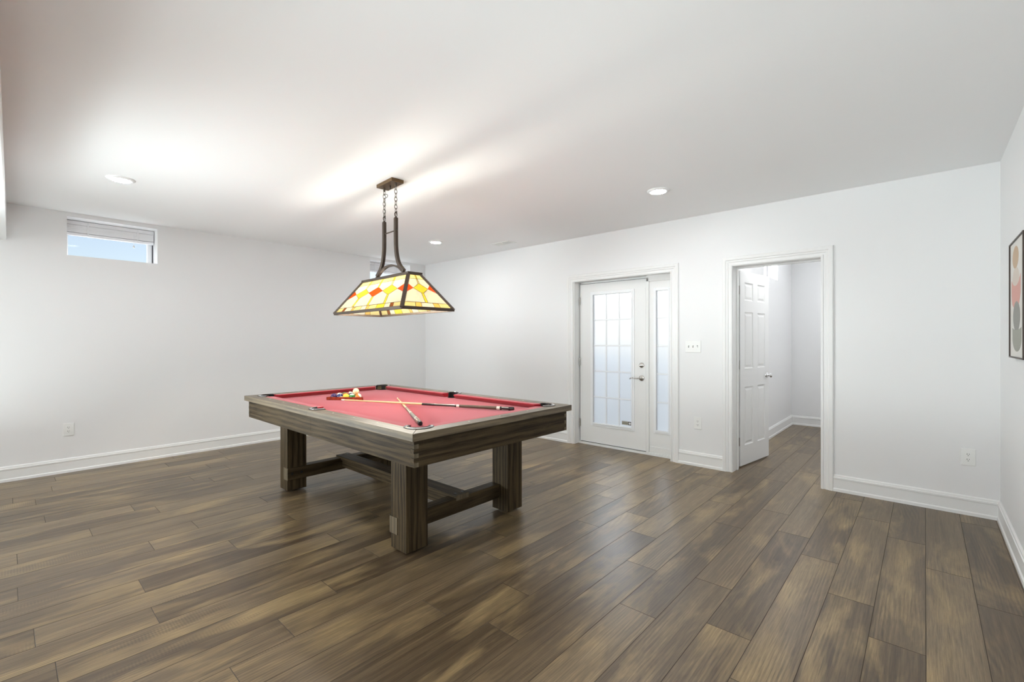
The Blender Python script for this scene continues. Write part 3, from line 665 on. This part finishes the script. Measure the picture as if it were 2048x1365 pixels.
# legs: position of each pair measured in the photograph
LEG = [(0.861, 0.083), (-0.903, 0.078)]
Y0, Y1 = 0.380, 0.546
for lx, hw in LEG:
    for sy in (1, -1):
        y0, y1 = sorted((sy*Y0, sy*Y1))
        lg = MB().box(lx-hw, lx+hw, y0, y1, 0.016, 0.641).build('leg', M['oakz'], TB, bevel=0.003)
        MB().lathe([(0.0, 0.0), (0.038, 0.0), (0.040, 0.010), (0.022, 0.0165), (0.0, 0.0165)], (lx, (y0+y1)/2, 0), seg=24).build('leveler', M['blackmetal'], lg, smooth=True)
# cross stretchers lapped into the inner faces of each pair of legs
def stretcher(lx, hw, s):
    inner = lx-s*(hw+0.012); outer = inner+s*0.086
    x0, x1 = sorted((inner, outer))
    o = MB().box(x0, x1, -0.5505, 0.5505, 0.108, 0.216).build('cross_stretcher', [M['oaky'], M['oakend']], TB, bevel=0.003)
    for p_ in o.data.polygons:
        if abs(p_.normal.y) > .9: p_.material_index = 1
    for sy in (1, -1):
        for dy in (-0.041, 0.041):
            MB().lathe([(0.0, 0.0022), (0.007, 0.002), (0.0125, 0.0), (0.0125, -0.004)] if s < 0 else [(0.0, -0.0022), (0.007, -0.002), (0.0125, 0.0), (0.0125, 0.004)], (inner, sy*0.470+dy, 0.164), 'x', 18).build('bolt', M['blackmetal'], o, smooth=True)
    return x0, x1
ra = stretcher(*LEG[0], 1); la = stretcher(*LEG[1], -1)
x0, x1 = la[0]-0.001, ra[1]+0.001
o = MB().box(x0, x1, -0.062, 0.062, 0.196, 0.2335).box(la[1], ra[0], -0.045, 0.045, 0.130, 0.196).build('long_stretcher', [M['oakx'], M['oakend']], TB, bevel=0.0025)
for p_ in o.data.polygons:
    if abs(p_.normal.x) > .9: p_.material_index = 1
for xx in ((ra[0]+ra[1])/2, (la[0]+la[1])/2):
    for yy in (-0.032, 0.032):
        MB().box(xx-0.011, xx+0.011, yy-0.011, yy+0.011, 0.2335, 0.2352).build('peg', M['blackmetal'], o)

# ------------------------------------------------------------------ rack and balls
L0 = Vector((-0.715, -0.258)); R0 = Vector((-0.432, -0.041)); dv = R0-L0; SL = dv.length
ap = L0+Vector((dv.x*math.cos(R(60))-dv.y*math.sin(R(60)), dv.x*math.sin(R(60))+dv.y*math.cos(R(60))))
cen = (L0+R0+ap)/3
bd = 0.0570; br = bd/2
def ins(k): return [cen+(p_-cen)*k for p_ in (L0, R0, ap)]
inr = SL/(2*math.sqrt(3)); tw = 0.0070
rk = thing('ball_rack', 'reddish wooden triangle rack holding the pool balls', 'rack', (TC.x+cen.x, TC.y+cen.y, BZ))
mb = MB(); outp = [p_-cen for p_ in ins(1)]; inp = [p_-cen for p_ in ins(1-tw/inr)]
def rc(ps, k):   # rounded triangle outline
    q = []
    for i in range(3):
        a, b, c = ps[i-1], ps[i], ps[(i+1) % 3]
        for t_ in range(7):
            u = t_/6; pa = b+(a-b).normalized()*k; pc = b+(c-b).normalized()*k
            q.append((1-u)**2*pa+2*u*(1-u)*b+u*u*pc)
    return q
oo, ii = rc(outp, 0.022), rc(inp, 0.020); n = len(oo)
vs_ = [(p_.x, p_.y, z) for z in (0.0005, 0.028) for p_ in oo]+[(p_.x, p_.y, z) for z in (0.0005, 0.028) for p_ in ii]; fs = []
for i in range(n):
    j = (i+1) % n; fs += [(i, j, n+j, n+i), (2*n+i, 3*n+i, 3*n+j, 2*n+j), (n+i, n+j, 3*n+j, 3*n+i), (i, 2*n+i, 2*n+j, j)]
mb.add(vs_, fs); mb.build('rack_frame', oak('mahogany', 0, (0.15, 0.018, 0.010), (0.34, 0.05, 0.02), 0.35), rk, bevel=0.0015)
def ball_mat(name, col, stripe):
    m = mat(name, col, 0.08, spec=0.6)
    if stripe:
        n_ = NT(m); sp = n_.n('SeparateXYZ'); n_.l(n_.n('TexCoord').outputs['Object'], sp.inputs[0])
        f = n_.math('LESS_THAN', n_.math('ABSOLUTE', sp.outputs[2]), br*0.55)
        n_.l(n_.mix(f, (0.80, 0.76, 0.62), (*col,)), n_.b.inputs['Base Color'])
    return m
COLS = {'yellow': (0.80, 0.60, 0.06), 'navy': (0.02, 0.03, 0.12), 'red': (0.55, 0.03, 0.02), 'purple': (0.05, 0.025, 0.10), 'orange': (0.75, 0.20, 0.03), 'green': (0.03, 0.20, 0.05), 'maroon': (0.18, 0.02, 0.02), 'black': (0.01, 0.01, 0.01)}
# rows from the front bar to the apex; slots left to right as seen from the camera
ORDER = [[('purple', 0), ('navy', 1), ('yellow', 0), ('green', 1), ('orange', 1)], [('maroon', 1), ('red', 0), ('black', 0), ('yellow', 1)], [('green', 0), ('purple', 1), ('orange', 0)], [('red', 1), ('navy', 0)], [('maroon', 0)]]
ROWN = ['front row', 'second row', 'third row', 'fourth row', 'back corner']
u = dv.normalized(); wv_ = Vector((-u.y, u.x)); inner = inr-tw
mid = (L0+R0)/2
def make_ball():
    me = bpy.data.meshes.new('pool_ball'); bm = bmesh.new(); bmesh.ops.create_uvsphere(bm, u_segments=32, v_segments=20, radius=br)
    for f in bm.faces: f.smooth = True
    bm.to_mesh(me); bm.free(); return me
def put_ball(x, y, z, cname, stripe, label):
    o = bpy.data.objects.new('pool_ball', make_ball()); COL.objects.link(o); o.location = (TC.x+x, TC.y+y, z)
    o.rotation_euler = (random.uniform(-.6, .6), random.uniform(-.6, .6)+(0.5 if stripe else 0), random.uniform(0, 6))
    o.data.materials.append(ball_mat('ball_'+cname+('_stripe' if stripe else ''), COLS.get(cname, (0.82, 0.74, 0.42)), stripe)); tag(o, label, 'pool ball', 'pool balls in the rack')
sp_ = bd*1.006
rows = []
for r_, row in enumerate(ORDER):
    base_ = mid+wv_*(tw+br*1.02+r_*sp_*math.sqrt(3)/2); rr = []
    for k, (cn, stp) in enumerate(row):
        p_ = base_+u*(k-(len(row)-1)/2)*sp_; rr.append(p_)
        where = ('left end of the' if k == 0 else 'right end of the' if k == len(row)-1 else 'inside the')+' rack\'s '+ROWN[r_] if r_ < 4 else 'at the back corner of the rack'
        put_ball(p_.x, p_.y, BZ+br+0.0004, cn, stp, f"{'white ball with '+cn+' stripe' if stp else 'solid '+cn+' pool ball'} {where}")
    rows.append(rr)
tp = (rows[0][3]+rows[0][4]+rows[1][3])/3
put_ball(tp.x, tp.y, BZ+br+0.0004+bd*0.8165+.0006, 'cream', 0, 'cream ball resting on top of the racked balls')

# ------------------------------------------------------------------ cues
def lerp_r(s_, L): return 0.0064+(0.0146-0.0064)*(s_/L)**1.6
def cue(a, b, segs, label, dark, inlay):
    a, b = Vector(a)+Vector((TC.x, TC.y, 0)), Vector(b)+Vector((TC.x, TC.y, 0)); L = (b-a).length; d = (b-a).normalized()
    t = bpy.data.objects.new('pool_cue', None); COL.objects.link(t); t.location = a; t.rotation_euler = d.to_track_quat('X', 'Z').to_euler(); tag(t, label, 'pool cue', 'pool cues lying on the cloth')
    for nm, s0, s1, m in segs:
        r0, r1 = lerp_r(s0, L), lerp_r(s1, L); e = 0.0003
        if nm == 'bumper': prof = [(0.0, s0), (r0, s0), (r1, s1-0.006), (r1*0.8, s1-0.001), (0.0, s1)]
        elif nm == 'tip': prof = [(0.0, s0), (r0*0.6, s0+0.001), (r0, s0+0.004), (r1, s1), (0.0, s1)]
        else: prof = [(0.0, s0)]+[(lerp_r(s0+(s1-s0)*k_/8, L), s0+(s1-s0)*k_/8) for k_ in range(9)]+[(0.0, s1)]
        o = MB().lathe(prof, (0, 0, 0), 'x', 20).build(nm, m, t, smooth=True)
        if nm == 'forearm':
            for k in range(4):
                an = R(45+90*k); q = MB()
                for w0, aa in ((0.0028, 0),):
                    ra_, rb_ = r0*1.012, r1*1.012; ca, sa = math.cos(an), math.sin(an)
                    pt = lambda s_, rr, off: (s_, rr*ca-off*sa, rr*sa+off*ca)
                    q.add([pt(s0+0.05*(s1-s0)/.27, ra_, 0.0), pt(s1-0.012, rb_, -w0), pt(s1-0.012, rb_, w0), pt(s0+0.05*(s1-s0)/.27, ra_*.9, 0.0), pt(s1-0.012, rb_*.9, -w0), pt(s1-0.012, rb_*.9, w0)], [(0,1,2),(5,4,3),(0,3,4,1),(1,4,5,2),(2,5,3,0)])
                q.build('inlay', inlay, o)
        if nm == 'butt_sleeve':
            for k in range(4):
                an = R(45+90*k); ca, sa = math.cos(an), math.sin(an); q = MB(); ra_ = (r0+r1)/2*1.015
                pt = lambda s_, rr, off: (s_, rr*ca-off*sa, rr*sa+off*ca)
                c_ = [(s0+0.015, -0.0022), (s1-0.015, -0.0022), (s1-0.015, 0.0022), (s0+0.015, 0.0022)]
                q.add([pt(s_, ra_, of) for s_, of in c_]+[pt(s_, ra_*.9, of) for s_, of in c_], [(0,1,2,3),(7,6,5,4),(0,4,5,1),(1,5,6,2),(2,6,7,3),(3,7,4,0)])
                q.build('inlay', inlay, o)
maple = oak('maple_shaft', 0, (0.62, 0.40, 0.20), (0.78, 0.54, 0.30), 0.25); ivory = mat('cue_ivory', (0.78, 0.72, 0.62), 0.3)
ebony = mat('cue_ebony', (0.018, 0.013, 0.012), 0.15); wrapb = mat('cue_brown_wrap', (0.11, 0.075, 0.05), 0.7); wrapg = mat('cue_grey_wrap', (0.24, 0.225, 0.19), 0.7)
rubber = mat('cue_rubber', (0.012, 0.012, 0.012), 0.5); tipm = mat('cue_tip_leather', (0.45, 0.36, 0.30), 0.8); ash = oak('cue_grey_forearm', 0, (0.10, 0.07, 0.05), (0.26, 0.2, 0.14), 0.3)
La = 1.5274
cue((-.376, -.282, .8310), (.975, .395, .8125), [('tip', 0, .010, tipm), ('ferrule', .010, .034, ivory), ('shaft', .034, .758, maple), ('joint_collar', .758, .786, ebony), ('forearm', .786, 1.056, ebony), ('ring', 1.056, 1.080, ivory), ('wrap', 1.080, 1.390, wrapb), ('ring', 1.390, 1.416, ivory), ('butt_sleeve', 1.416, 1.500, ebony), ('bumper', 1.500, 1.5274, rubber)],
    'dark-butted cue with brown wrap lying across the other cue', 'ebony', ivory)
cue((-.291, .222, .8036), (.957, -.447, .8124), [('tip', 0, .010, tipm), ('ferrule', .010, .034, ivory), ('shaft', .034, .640, maple), ('joint_collar', .640, .660, ivory), ('forearm', .660, .940, ash), ('ring', .940, .965, ivory), ('wrap', .965, 1.210, wrapg), ('ring', 1.210, 1.235, ivory), ('butt_sleeve', 1.235, 1.375, ash), ('bumper', 1.375, 1.4160, rubber)],
    'grey-wrapped cue under the other, its butt at the near corner pocket', 'grey', ivory)

# ------------------------------------------------------------------ hanging stained-glass lamp
LP = thing('pendant_lamp', 'stained-glass billiard lamp on two chains above the pool table', 'ceiling lamp', (3.1745, -2.771, H), -0.0677)
def stained(name, col, tr):
    m = bpy.data.materials.new(name); m.use_nodes = True; t = m.node_tree; t.nodes.remove(t.nodes['Principled BSDF'])
    tl = t.nodes.new('ShaderNodeBsdfTranslucent'); df = t.nodes.new('ShaderNodeBsdfDiffuse'); gl = t.nodes.new('ShaderNodeBsdfGlossy'); gl.inputs['Roughness'].default_value = 0.15
    no = t.nodes.new('ShaderNodeTexNoise'); no.inputs['Scale'].default_value = 14; no.inputs['Detail'].default_value = 3; no.inputs['Distortion'].default_value = 1.5
    tc = t.nodes.new('ShaderNodeTexCoord'); t.links.new(tc.outputs['Object'], no.inputs['Vector'])
    mx = t.nodes.new('ShaderNodeMix'); mx.data_type = 'RGBA'; mx.inputs[6].default_value = (*[c*0.80 for c in col], 1); mx.inputs[7].default_value = (*col, 1); t.links.new(no.outputs[0], mx.inputs[0])
    t.links.new(mx.outputs[2], tl.inputs[0]); t.links.new(mx.outputs[2], df.inputs[0])
    a = t.nodes.new('ShaderNodeMixShader'); a.inputs[0].default_value = 1-tr; t.links.new(tl.outputs[0], a.inputs[1]); t.links.new(df.outputs[0], a.inputs[2])
    b = t.nodes.new('ShaderNodeMixShader'); b.inputs[0].default_value = 0.04; t.links.new(a.outputs[0], b.inputs[1]); t.links.new(gl.outputs[0], b.inputs[2]); t.links.new(b.outputs[0], t.nodes['Material Output'].inputs[0]); return m
SG = [stained('glass_cream', (0.98, 0.95, 0.80), 0.85), stained('glass_yellow', (0.96, 0.84, 0.16), 0.85), stained('glass_red', (0.85, 0.20, 0.03), 0.85), stained('glass_amber', (0.94, 0.70, 0.28), 0.85), stained('glass_brown', (0.42, 0.20, 0.07), 0.85), stained('glass_pale', (0.96, 0.88, 0.52), 0.85)]
ZB, ZT = 1.5725-H, 1.845-H; LB, WB, LTp, WTp = 1.148/2, 0.458/2, 0.755/2, 0.113/2
lead = mat('lead_came', (0.05, 0.045, 0.04), 0.5, 0.6)
def panel(bl, br_, tr_, tl_, ncol, parent):
    bl, br_, tr_, tl_ = map(Vector, (bl, br_, tr_, tl_)); nrm = (br_-bl).cross(tl_-bl).normalized()
    def P(s_, t_):  # s in -1..1, t 0 top .. 1 bottom
        x = (s_+1)/2; return (tl_*(1-x)+tr_*x)*(1-t_)+(bl*(1-x)+br_*x)*t_
    polys = []; w = 0.030 if ncol > 2 else 0.060; t1, t2, t0, dt = 0.135, 0.835, 0.42, 0.135; cs = [-1+2*k/ncol for k in range(ncol+1)]; h = 1.0/ncol
    for k, c in enumerate(cs):
        if ncol > 2: col = 2 if k % 2 == 0 else (1 if k == 3 else 1)
        else: col = 2 if k != 1 else 1
        dpts = [(c-w, t0-dt), (c+w, t0-dt), (c+h, t0), (c+w, t0+dt), (c-w, t0+dt), (c-h, t0)]
        if k == 0: dpts = [(-1, t0-dt), (c+w, t0-dt), (c+h, t0), (c+w, t0+dt), (-1, t0+dt)]
        if k == ncol: dpts = [(c-w, t0-dt), (1, t0-dt), (1, t0+dt), (c-w, t0+dt), (c-h, t0)]
        polys.append((dpts, col))
        a, b = max(-1, c-w), min(1, c+w)
        polys.append(([(a, t1), (b, t1), (b, t0-dt), (a, t0-dt)], 5 if k % 2 else 1)); polys.append(([(a, t0+dt), (b, t0+dt), (b, t2), (a, t2)], 1))
    for k in range(ncol):
        a, b = cs[k]+w, cs[k+1]-w; m = (cs[k]+cs[k+1])/2
        polys.append(([(a, t1), (b, t1), (b, t0-dt), (m, t0), (a, t0-dt)], 0)); polys.append(([(a, t0+dt), (m, t0), (b, t0+dt), (b, t2), (a, t2)], 0))
    xs = [-1]
    for c in cs[1:-1]: xs += [c-w, c+w]
    xs.append(1)
    for i in range(len(xs)-1): polys.append(([(xs[i], 0), (xs[i+1], 0), (xs[i+1], t1), (xs[i], t1)], 5 if i % 2 == 0 else 1))
    bx = []; x = -1; seq = [5, 4, 0, 3, 5, 0, 3, 5, 1, 0, 4, 5] if ncol > 2 else [5, 3, 0, 3, 5]; wid = [3, 1.2, 3, 1, 3, 2.2, 1, 3, 3, 2, 1.2, 3] if ncol > 2 else [3, 1.4, 3, 1.4, 3]
    tot = sum(wid)
    for c, wi in zip(seq, wid): polys.append(([(x, t2), (x+2*wi/tot, t2), (x+2*wi/tot, 1), (x, 1)], c)); x += 2*wi/tot
    gl = MB(); ld = MB()
    for pts, c in polys:
        q = [P(*p_) for p_ in pts]; n_ = len(q); a = [v+nrm*0.0012 for v in q]; b = [v-nrm*0.0012 for v in q]
        gl.add(a+b, [list(range(n_)), list(range(n_, 2*n_))[::-1]], c)
        for i in range(n_):
            e0, e1 = q[i], q[(i+1) % n_]
            if (e1-e0).length < 1e-4: continue
            d = (e1-e0).normalized(); sd = nrm.cross(d)*0.0009; up_ = nrm*0.0022
            ld.add([e0-sd-up_, e0+sd-up_, e0+sd+up_, e0-sd+up_, e1-sd-up_, e1+sd-up_, e1+sd+up_, e1-sd+up_], [(0,1,2,3),(7,6,5,4),(0,4,5,1),(1,5,6,2),(2,6,7,3),(3,7,4,0)])
    o = gl.build('glass_panel', SG, parent, recalc=False); ld.build('lead_came', lead, o, recalc=False)
cb = [(-LB, -WB, ZB), (LB, -WB, ZB), (LB, WB, ZB), (-LB, WB, ZB)]; ct = [(-LTp, -WTp, ZT), (LTp, -WTp, ZT), (LTp, WTp, ZT), (-LTp, WTp, ZT)]
for i, nc in ((0, 4), (1, 2), (2, 4), (3, 2)):
    j = (i+1) % 4; panel(cb[i], cb[j], ct[j], ct[i], nc, LP)
def bar(p0, p1, w, d): return MB().tube([p0, p1], 0, sq=(w, d))
for i in range(4): bar(cb[i], ct[i], 0.028, 0.018).build('corner_bar', M['bronze'], LP, bevel=0.002)
fr = MB(); k_ = 0.004
for i in range(4):
    j = (i+1) % 4; fr.tube([cb[i], cb[j]], 0, sq=(0.010, 0.024))
fr.build('bottom_rim', M['bronze'], LP, bevel=0.002)
tz0, tz1 = ZT-0.004, ZT+0.020; hx_, hy_ = LTp+0.010, WTp+0.008
MB().box(-hx_, hx_, -hy_, -hy_+0.019, tz0, tz1).box(-hx_, hx_, hy_-0.019, hy_, tz0, tz1).box(-hx_, -hx_+0.014, -hy_+0.014, hy_-0.014, tz0, tz1).box(hx_-0.014, hx_, -hy_+0.014, hy_-0.014, tz0, tz1).build('top_rim', M['bronze'], LP, bevel=0.002)
MB().box(-hx_+0.014, hx_-0.014, -0.023, 0.023, tz1-0.008, tz1-0.001).build('center_bar', M['bronze'], LP, bevel=0.001)
def spline(pts, n=6):
    P_ = [Vector(p_) for p_ in pts]; P_ = [P_[0]*2-P_[1]]+P_+[P_[-1]*2-P_[-2]]; out = []
    for i in range(1, len(P_)-2):
        for k in range(n):
            t_ = k/n; a, b, c, d = P_[i-1:i+3]
            out.append(0.5*((2*b)+(c-a)*t_+(2*a-5*b+4*c-d)*t_*t_+(3*b-a-3*c+d)*t_**3))
    out.append(P_[-2]); return out
zr = lambda z: z-H
for s_ in (1, -1):
    pth = spline([(s_*0.096, 0, zr(2.338)), (s_*0.096, 0, zr(2.20)), (s_*0.100, 0, zr(2.095)), (s_*0.118, 0, zr(2.010)), (s_*0.155, 0, zr(1.945)), (s_*0.222, 0, zr(1.8895))])
    tb = MB().tube(pth, 0, sq=(0.030, 0.026)).build('arm', M['bronze'], LP, bevel=0.003)
    MB().lathe([(0.0, 0.012), (0.006, 0.010), (0.006, 0.0), (0.013, 0.0), (0.013, -0.004), (0.0, -0.004)], (s_*0.096, 0, zr(2.342)), seg=14).build('arm_cap', M['bronze'], tb, smooth=True)
ap_ = spline([(-0.226, 0, zr(1.872)), (-0.205, 0, zr(1.890)), (-0.14, 0, zr(1.930)), (-0.06, 0, zr(1.953)), (0.0, 0, zr(1.957)), (0.06, 0, zr(1.953)), (0.14, 0, zr(1.930)), (0.205, 0, zr(1.890)), (0.226, 0, zr(1.872))])
MB().tube(ap_, 0, sq=(0.030, 0.014)).build('arch', M['bronze'], LP, bevel=0.002)
MB().tube([(-0.122, 0, zr(2.236)), (0.122, 0, zr(2.236))], 0.005, 10).build('cross_rod', M['bronze'], LP, smooth=True)
MB().box(-0.127, 0.127, -0.0545, 0.0545, -0.028, 0).build('canopy', M['brass'], LP, bevel=0.002)
for x in (-0.093, 0.0, 0.096): MB().lathe([(0.009, -0.027), (0.009, -0.052), (0.006, -0.056), (0.0, -0.056)], (x, 0, 0), seg=14).build('loop_stud', M['bronze'], LP, smooth=True)
def chain(x):
    mb = MB(); z = -0.066; i = 0; n_ = 8; step = (0.066-0.296)/(-n_)*-1; top, bot = -0.066, zr(2.366); step = (top-bot)/(n_-1)
    for i in range(n_):
        zc = top-step*i; pts = []
        for k in range(18):
            a = 2*math.pi*k/18; lx_, lz = 0.0115*math.cos(a), step*0.66*math.sin(a)
            pts.append((x+lx_, 0.0, zc+lz) if i % 2 == 0 else (x, lx_, zc+lz))
        mb.tube(pts, 0.0022, 6, closed=True)
    pts = [(x+0.013*math.cos(2*math.pi*k/18), 0.013*math.sin(2*math.pi*k/18)*0.5, bot+0.008+0.018*math.sin(2*math.pi*k/18)) for k in range(18)]
    mb.tube(pts, 0.0026, 6, closed=True)
    mb.build('chain', M['bronze'], LP, smooth=True)
chain(-0.093); chain(0.096)
MB().tube(spline([(-0.093, 0.002, -0.075), (-0.060, 0.004, -0.083), (-0.042, 0.004, -0.098), (-0.060, 0.004, -0.110), (-0.088, 0.003, -0.112), (-0.095, 0.003, -0.14), (-0.090, 0.003, -0.20), (-0.096, 0.003, -0.29)]), 0.0022, 6).build('cord', M['blackmetal'], LP, smooth=True)
M['bulb'] = emis('warm_bulb', (1.0, 0.96, 0.85), 510)
for x in (-0.27, 0.0, 0.27):
    MB().lathe([(0.0, tz1-0.008), (0.017, tz1-0.008), (0.017, tz1-0.055), (0.013, tz1-0.060), (0.0, tz1-0.060)], (x, 0, 0), seg=16).build('socket', M['bronze'], LP, smooth=True)
    MB().lathe([(0.0, tz1-0.0605), (0.012, tz1-0.061), (0.016, tz1-0.075), (0.028, tz1-0.100), (0.029, tz1-0.115), (0.022, tz1-0.134), (0.0, tz1-0.142)], (x, 0, 0), seg=20).build('bulb', M['bulb'], LP, smooth=True)
